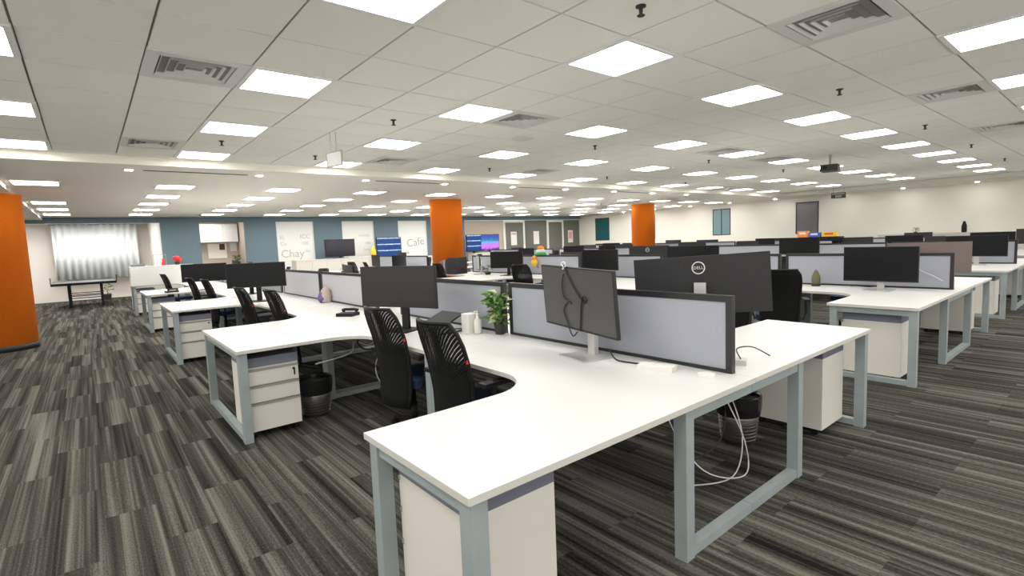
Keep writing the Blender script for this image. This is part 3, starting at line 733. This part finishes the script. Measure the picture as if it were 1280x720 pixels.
leafA, leafB = leaf_mesh(.085, .024, 'leaf'), leaf_mesh(.085, .022, 'leafpale')
def plant(x, y, z, label, h=.30, n=46, r=.05, spread=.07, ph=.09, pale=.35):
    t = empty('potted_plant', label, 'plant', (x, y, z))
    link('pot', B().lathe([(r*.75, 0), (r, ph), (r*1.05, ph), (r*.9, ph - .01)], 16).mesh('pot', 'pot', 0, False), t)
    rs = random.Random(int(x * 100))
    for k in range(5):
        a = rs.uniform(0, 6.28); q = rs.uniform(.1, .8) * spread
        link('stem', B().tube([(0, 0, ph - .02), (q*.5*math.cos(a), q*.5*math.sin(a), ph + h*.4), (q*math.cos(a), q*math.sin(a), ph + h*.9)], .003, 5).mesh('stem', 'leaf'), t)
    for k in range(n):
        a = rs.uniform(0, 6.28); zz = ph + h * rs.uniform(.05, 1); q = spread * rs.uniform(.1, .8)
        link('leaf', leafB if rs.random() < pale else leafA, t, (q*math.cos(a), q*math.sin(a), zz), (rs.uniform(-.5, .5), rs.uniform(-.7, .5), a))
    return t
plant(2.56, 3.30, Z, 'leafy green plant in a dark pot between two partitions', .25, 120, .05, .10, .09, .4)
# phone, bag
t = empty('desk_phone', 'black desk telephone on the white desk left of the wide monitor', 'telephone', (2.18, 5.55, Z), 2.2)
link('base', B().prism([(-.10, -.08), (.10, -.08), (.10, .08), (-.10, .08)], 0, .035).mesh('base', 'black', .008), t); link('handset', B().tube([(-.09, -.05, .05), (-.06, -.05, .065), (.06, -.05, .065), (.09, -.05, .05)], [.026, .016, .016, .026], 8).mesh('handset', 'black', 0, True), t)
t = empty('carry_bag', 'small tan and purple carry bag leaning on the pale partition', 'bag', (2.54, 7.22, Z), .1); t.scale = (.7, .75, .95)
link('body', B().prism([(-.05, -.12), (.05, -.12), (.05, .12), (-.05, .12)], 0, .01).lathe([(.11, .01), (.12, .09), (.09, .18), (.03, .23)], 9).mesh('body', 'tan', 0, False), t); link('scarf', B().lathe([(.05, 0), (.10, .06), (.06, .14), (.02, .16)], 8, -.07, .02).mesh('scarf', 'purple', 0, True), t)
link('handle', B().tube([(0, -.03, .22), (0, -.02, .27), (0, .02, .27), (0, .03, .22)], .005, 5).mesh('handle', 'tan'), t)
# waste bins
def bin_(x, y, label):
    t = empty('waste_bin', label, 'bin', (x, y, 0))
    link('basket', B().lathe([(.115, 0), (.145, .30)], 28).mesh('basket', 'tin', 0, True), t)
    rg = B()
    for z in [.03 + .025*k for k in range(10)]: rg.tube([((.1165 + .1*z) * math.cos(2*PI*i/28), (.1165 + .1*z) * math.sin(2*PI*i/28), z) for i in range(28)], .003, 4, True)
    link('wire_rings', rg.mesh('wire_rings', 'tin'), t)
    link('liner', B().lathe([(.147, .20), (.155, .26), (.158, .335), (.150, .345), (.142, .33), (.130, .25)], 22).mesh('liner', 'liner', 0, False), t)
bin_(3.52, 1.78, 'metal waste bin with black liner under the nearest desk'); bin_(1.49, 4.70, 'dark waste bin beside the drawer pedestal of the second wing')
# cables under the nearest desk
cable('cable', [(2.62, 1.8, .70), (2.55, 1.7, .40), (2.66, 1.55, .12), (2.95, 1.45, .03), (3.05, 1.5, .2), (2.98, 1.6, .5), (3.0, 1.7, .70)], .004, 'cablew', 'white cable looping down under the nearest desk')
cable('cable', [(3.1, 1.75, .70), (3.2, 1.66, .40), (3.12, 1.55, .18), (2.9, 1.5, .02), (2.6, 1.6, .03)], .004, 'cablew', 'second white cable trailing on the carpet under the nearest desk')
cable('cable', [(3.3, 1.85, .70), (3.28, 1.75, .30), (3.1, 1.7, .12), (2.9, 1.75, .05)], .005, 'cableb', 'black cable hanging beside the bin under the nearest desk')
cable('cable', [(1.95, 4.62, .70), (1.86, 4.55, .62), (1.90, 4.45, .56), (2.05, 4.42, .58), (2.08, 4.5, .66), (1.98, 4.6, .69)], .009, 'cableb', 'coil of thick black cable below the second wing edge')
cable('cable', [(2.3, 4.5, .70), (2.2, 4.55, .45), (2.1, 4.45, .38), (2.15, 4.6, .50), (2.3, 4.7, .68)], .007, 'cableb', 'bundle of black cable under the second wing of nearest bank')
cable('cable', [(2.2, 4.75, .70), (2.05, 4.7, .55), (1.9, 4.72, .60), (1.8, 4.6, .52), (1.45, 4.5, .50)], .006, 'cablew', 'white cable strung under the second wing of nearest bank')
cable('cable', [(2.25, 4.6, .68), (2.0, 4.5, .40), (2.05, 4.45, .20), (2.25, 4.5, .35)], .005, 'cablew', 'white cable sagging under the second wing of nearest bank')
cable('cable', [(6.3, 1.5, .70), (6.45, 1.55, .45), (6.35, 1.5, .25), (6.5, 1.45, .06), (6.75, 1.5, .05), (6.8, 1.5, .3)], .006, 'cablew', 'white cable looping under the first desk of the second bank')
cable('cable', [(6.75, 1.6, .70), (6.55, 1.65, .50), (6.6, 1.6, .30), (6.85, 1.65, .25)], .006, 'cablew', 'pinkish white cable behind the leg of the second bank')
cable('cable', [(7.53, 1.66, 1.0), (7.53, 1.58, .94), (7.53, 1.50, .90), (7.52, 1.40, .84)], .004, 'cablew', 'white cable hanging down the near partition of the second bank')
cable('cable', [(7.45, 2.30, ZT + .01), (7.30, 2.18, ZT + .03), (7.40, 2.08, ZT + .012), (7.28, 1.98, ZT + .04), (7.22, 1.93, ZT + .08)], .006, 'cableb', 'tangled black cable at the monitor foot on the second bank')
# paper stack
t = empty('paper_stack', 'stack of paper sheets on the floor by the second bank', 'paper', (6.25, 2.28, 0), .3)
rs = random.Random(3)
for k in range(14): link('sheet_bundle', boxmesh('sheet_bundle', -.15, .15, -.11, .11, 0, .024, 'paper'), t, (rs.uniform(-.012, .012), rs.uniform(-.012, .012), k * .0245), (0, 0, rs.uniform(-.05, .05)))
# green bottle on the second bank's near desk
t = empty('green_bottle', 'dark green pointed ornament bottle in front of the partition', 'bottle', (7.38, 2.68, Z))
link('body', B().lathe([(.045, 0), (.05, .03), (.055, .08), (.05, .13), (.025, .19), (.008, .215)], 14).mesh('body', mat('olive', (.10, .10, .04), .5), 0, True), t); link('base_ring', B().lathe([(.052, 0), (.052, .035)], 14).mesh('base_ring', 'pot'), t)
# white screen at the far end of the nearest bank with things on top
t = empty('end_screen', 'white end screen standing on the far wing of the nearest bank', 'screen panel', (0, 15.85, 0))
link('panel', boxmesh('panel', .80, 2.02, -.02, .02, ZT + .001, 1.19, 'white', .003), t); link('cap', boxmesh('cap', .80, 2.02, -.025, .025, 1.19, 1.20, 'edge'), t)
# storage behind the end screen carrying ornaments
def cabinet(x0, x1, y0, y1, h, n, label, face=-1):
    t = empty('storage_cabinet', label, 'cabinet', ((x0+x1)/2, (y0+y1)/2, 0)); w = (x1-x0)/2; d = (y1-y0)/2
    link('body', boxmesh('body', -w, w, -d, d, .05, h - .025, 'ped'), t); link('plinth', boxmesh('plinth', -w + .02, w - .02, -d + .03, d - .02, 0, .05, 'skirt'), t); link('top', boxmesh('top', -w - .01, w + .01, -d - .025, d, h - .025, h, 'white', .003), t)
    for i in range(n):
        a = -w + 2*w*i/n
        dr = link('door', boxmesh('door', a + .004, a + 2*w/n - .004, -d - .018, -d, .055, h - .03, 'ped', .003), t)
        link('handle', boxmesh('handle', a + 2*w/n - .05, a + 2*w/n - .035, -d - .035, -d - .018, h*.55, h*.55 + .15, 'rail'), dr)
    return t
cabinet(.85, 2.3, 16.95, 17.4, 1.20, 4, 'white storage cabinet behind the white end screen')
t = empty('red_flowers', 'small pot of red flowers on the cabinet by the blue wall', 'flowers', (1.95, 17.15, 1.20))
link('pot', B().lathe([(.05, 0), (.07, .08)], 12).mesh('pot', 'pot'), t)
for k in range(9): link('flower', B().ball((0, 0, 0), .055, 8).mesh('flower', 'red', 0, True), t, (.08*math.cos(k*2.4)*(k/9)**.5, .08*math.sin(k*2.4)*(k/9)**.5, .13 + .05*((k*7) % 5)/3))
t = empty('display_frame', 'tall thin display stand with ornaments on the cabinet', 'stand', (1.55, 17.15, 1.20))
for dx in (-.14, .14): link('post', B().tube([(dx, 0, 0), (dx, 0, .30)], .008, 6).mesh('post', 'greyink'), t)
link('shelf', boxmesh('shelf', -.15, .15, -.05, .05, .29, .305, 'greyink'), t)
tag(link('ornament', B().lathe([(.04, 0), (.045, .05), (.02, .12), (.03, .16), (.01, .19)], 10).mesh('ornament', 'red', 0, True), None, (1.62, 17.12, 1.20)), 'small red ornament under the thin display stand', 'ornament')
blockthing('folder', 'dark folder lying on the left end of the storage cabinet', 'folder', 1.05, 17.15, 1.20, .30, .22, .06, 'pedtop')
t = empty('desk_phone', 'dark desk telephone on the third aisle wing of the nearest bank', 'telephone', (1.25, 12.25, Z), .3)
link('base', boxmesh('base', -.10, .10, -.08, .08, 0, .035, 'black', .008), t); link('handset', B().tube([(-.09, -.05, .05), (-.06, -.05, .065), (.06, -.05, .065), (.09, -.05, .05)], [.026, .016, .016, .026], 8).mesh('handset', 'black', 0, True), t)
# ------------------------------------------------------------------ second bank small things
plant(7.05, 9.45, Z, 'small bonsai in a brown tray near the middle column', .18, 20, .07, .09, .05, 0)
t = empty('flag_ornament', 'green white and orange cloth ornament on top of the second bank partition', 'ornament', (7.95, 8.62, Z))
link('stand', B().lathe([(.05, 0), (.05, .02), (.012, .03), (.012, .40)], 10).mesh('stand', 'pot'), t)
for z, mm, r in ((.40, 'green', .13), (.47, 'paper', .10), (.53, 'snackorange', .08)): link('cloth', B().lathe([(r, z), (r*1.05, z + .04), (r*.6, z + .075)], 9).mesh('cloth', mm), t)
t = empty('toy', 'small yellow and orange soft toy hanging on the second bank partition', 'toy', (7.46, 8.30, 1.0))
link('body', B().ball((0, 0, 0), .08, 10).mesh('body', 'yellow', 0, True), t); link('head', B().ball((0, 0, .10), .055, 10).mesh('head', 'snackorange', 0, True), t); link('leaf', leafA, t, (0, -.06, -.08), (0, .5, 0))
t = empty('computer_tower', 'black desktop computer with upright folders before the middle orange column', 'computer', (6.95, 10.55, Z), .2)
link('case', boxmesh('case', -.2, .2, -.14, .14, 0, .40, 'charcoal', .006), t)
for k in range(3): link('folder', boxmesh('folder', -.16, .14, .17 + k*.09, .235 + k*.09, 0, .36 - .02*k, ('pot', 'rail', 'pedtop')[k], .003), t)
# snacks on a dark desk shelf of the third bank
t = empty('desk_shelf', 'black desk shelf carrying snack packets, right side of third bank', 'shelf', (12.95, 4.62, ZT))
link('shelf_top', boxmesh('shelf_top', -.14, .14, -.43, .43, .46, .56, 'black', .004), t)
for s_ in (-.41, .41): link('shelf_side', boxmesh('shelf_side', -.13, .13, s_ - .015, s_ + .015, 0, .459, 'black'), t)
for i, (lb, dy, mm, sy, sz) in enumerate((('orange snack packet on top of the black desk shelf', .38, 'snackorange', .22, .14), ('white and blue snack packet on top of the black desk shelf', .12, 'snackblue', .24, .10), ('yellow and red snack box on top of the black desk shelf', -.20, 'yellow', .30, .10))):
    t = empty('snack_packet', lb, 'snack', (12.95, 4.62 + dy * .95, 1.301), 0, 'snack packets')
    link('packet', B().prism([(-.06, -sy/2), (.06, -sy/2), (.06, sy/2), (-.06, sy/2)], 0, sz).mesh('packet', mm, .02), t); link('label_band', boxmesh('label_band', -.062, .062, -sy*.3, sy*.3, sz*.45, sz*.8, 'paper' if i < 2 else 'red'), t)
# ------------------------------------------------------------------ white wall ledge with things
cabinet2 = None
t = empty('low_cabinet', 'long low white cabinet under the white wall', 'cabinet', (XW - .24, 4.0, 0))
link('body', boxmesh('body', -.2, .22, -1.6, 1.6, .05, 1.15, 'ped'), t); link('top', boxmesh('top', -.22, .22, -1.62, 1.62, 1.15, 1.19, 'white', .003), t)
for i in range(6): link('door', boxmesh('door', -.218, -.2, -1.6 + i*.533 + .004, -1.6 + (i+1)*.533 - .004, .06, 1.14, 'ped', .003), t)
tag(link('black_flask', B().lathe([(.06, 0), (.065, .05), (.065, .20), (.045, .27), (.03, .32), (.03, .34)], 14).mesh('black_flask', 'black', 0, True), None, (XW - .25, 3.42, 1.19)), 'black flask standing on the long low white cabinet', 'flask')
plant(XW - .25, 4.62, 1.19, 'small pale plant on the long low white cabinet', .14, 18, .05, .08, .06, .7)
# ------------------------------------------------------------------ back wall things
cabinet(5.6, 8.8, 18.6, 19.1, 1.10, 6, 'white low cabinet row below the dark television')
cabinet(8.9, 12.2, 18.6, 19.1, 1.00, 6, 'white low cabinet row below the blue display')
cabinet(13.2, 16.6, 18.6, 19.1, 1.00, 6, 'white low cabinet row right of the middle orange column')
def tv(x, y, z, w, h, scr, label, rz=0):
    t = empty('television', label, 'television', (x, y, z), rz)
    p = link('housing', boxmesh('housing', -w/2, w/2, -.03, .03, .06, .06 + h, 'black', .005), t); link('screen', boxmesh('screen', -w/2 + .02, w/2 - .02, -.0325, -.0301, .085, .04 + h, scr), p)
    link('foot', boxmesh('foot', -w*.25, w*.25, -.09, .09, 0, .012, 'black'), t); link('neck', boxmesh('neck', -.05, .05, -.0, .03, .012, .07, 'black'), t)
tv(7.28, 18.85, 1.10, 1.12, .64, 'tvscreen', 'black television standing before the blue wall'); tv(9.25, 18.85, 1.00, 1.05, .76, 'bluescreen', 'lit blue display with three lines of white dashes'); tv(13.35, 18.85, 1.02, .80, .74, 'bluescreen', 'lit blue display half hidden behind the middle orange column'); tv(14.25, 18.85, 1.02, 1.05, .74, 'purplescreen', 'lit display with purple and blue bars')
tag(link('yellow_bottle', B().lathe([(.09, 0), (.11, .05), (.11, .22), (.05, .32), (.04, .40)], 12).mesh('yellow_bottle', 'yellow', 0, True), None, (8.55, 18.8, 1.10)), 'yellow bottle on the cabinet between the two displays', 'bottle')
for x, lb, mm in ((16.35, 'white paper notice on the first glass door', 'paper'), (17.85, 'white poster with dark figures on the dark glazing', 'paper'), (20.35, 'pink and white notice on the dark glass at the corner', 'pink')):
    t = empty('notice', lb, 'notice', (x, YB + .04, 1.62))
    link('sheet', boxmesh('sheet', -.19, .19, -.004, 0, -.36, .30, 'paper'), t)
    if mm == 'pink': link('print', boxmesh('print', -.13, .13, -.006, -.004, -.15, .22, 'pink'), t)
    elif x > 17:
        for k in range(3): link('print', B().lathe([(.09, -.006), (.09, -.004)], 10).mesh('print', 'ink'), t, (0, 0, .2 - .22*k), (PI/2, 0, 0))
    else: link('print', boxmesh('print', -.15, .15, -.006, -.004, .16, .24, 'greyink'), t)
# pantry
t = empty('wall_cabinet', 'white wall cabinet in the pantry opening', 'cabinet', (3.55, 21.2, 1.86))
link('body', boxmesh('body', -1.2, .8, -.15, .19, 0, .64, 'white'), t)
for k in range(4): link('door', boxmesh('door', -1.2 + .5*k + .004, -.7 + .5*k - .004, -.17, -.15, .005, .635, 'white', .003), t)
t = empty('pantry_counter', 'pale pantry counter below the wall cabinet', 'counter', (3.4, 21.0, 0))
link('body', boxmesh('body', -1.0, .95, -.28, .38, 0, .98, 'ped'), t); link('top', boxmesh('top', -1.02, .97, -.32, .38, .98, 1.02, 'white'), t)
t = empty('notice_board', 'pale notice board on the pantry wall', 'notice', (3.75, 21.38, 1.50)); link('board', boxmesh('board', -.35, .25, -.015, 0, -.22, .32, 'soffit'), t); link('picture', boxmesh('picture', .02, .20, -.02, -.015, .08, .3, 'brown'), t)
tag(link('wall_paper', boxmesh('wall_paper', 4.12, 4.34, 21.37, 21.385, 1.52, 1.85, 'paper')), 'white sheet on the pantry wall beside the notice board', 'notice')
plant(4.2, 20.8, 1.02, 'dark round-topped plant on the pantry counter', .22, 60, .12, .12, .12, 0)
# alcove: curtain, table tennis table
b = B(); n = 60; rows = [[], []]
for i in range(n + 1):
    x = -.85 + 2.35 * i / n; y = 23.45 + .05 * math.sin(i * 1.25)
    rows[0].append(b.bm.verts.new((x, y, .75))); rows[1].append(b.bm.verts.new((x, y, 2.65)))
for i in range(n): b.bm.faces.new((rows[0][i], rows[0][i+1], rows[1][i+1], rows[1][i]))
t = empty('curtain', 'pale sheer curtain behind the table tennis table', 'curtain', (0, 0, 0))
cm = link('cloth', b.mesh('cloth', 'curtain', 0, True), t); md = cm.modifiers.new('thick', 'SOLIDIFY'); md.thickness = .006
link('rail', B().tube([(-.9, 23.45, 2.656), (1.55, 23.45, 2.656)], .015, 8).mesh('rail', 'chrome'), t)
t = empty('table_tennis_table', 'dark table tennis table with folding frame in the alcove', 'table', (-.12, 21.0, 0), 0)
link('board', boxmesh('board', -.76, .76, -1.0, .0 - .005, .735, .76, 'wood', .003), t); link('board', boxmesh('board', -.76, .76, .005, 1.0, .735, .76, 'wood', .003), t)
bb = B()
for a in ((-.765, -.745, -1.0, 1.0), (.745, .765, -1.0, 1.0)): bb.box(a[0], a[1], a[2], a[3], .69, .762)
bb.box(-.745, .745, -1.0, -.98, .69, .762).box(-.745, .745, .98, 1.0, .69, .762)
link('apron', bb.mesh('apron', 'black'), t)
for sx in (-.38, .40):
    for sy in (-.55, .55): link('leg', boxmesh('leg', sx - .03, sx + .03, sy - .03, sy + .03, .0, .735, 'black'), t)
for z in (.28, .38):
    for sy in (-.55, .55): link('stretcher', B().tube([(-.38, sy, z), (.40, sy, z)], .014, 6).mesh('stretcher', 'black'), t)
for s in (-1, 1): link('net_post', B().tube([(s*.80, 0, .70), (s*.80, 0, .915)], .012, 6).mesh('net_post', 'black'), t)
plant(.45, 22.9, 0, 'low leafy plant on the floor behind the table tennis table', .35, 30, .12, .2, .2, 0)
# fire point on the left column
t = empty('notice', 'coloured safety notice and red call box on the left orange column', 'notice', (-1.30, 11.66, 0), -.15)
link('sheet', boxmesh('sheet', -.10, .10, -.02, .03, 1.22, 1.45, 'pink'), t); link('call_box', boxmesh('call_box', -.08, .08, -.05, .03, 1.02, 1.16, 'paper', .01), t); link('band', boxmesh('band', -.10, .10, -.022, -.02, 1.24, 1.30, 'red'), t)
# table cluster printer between first and second banks
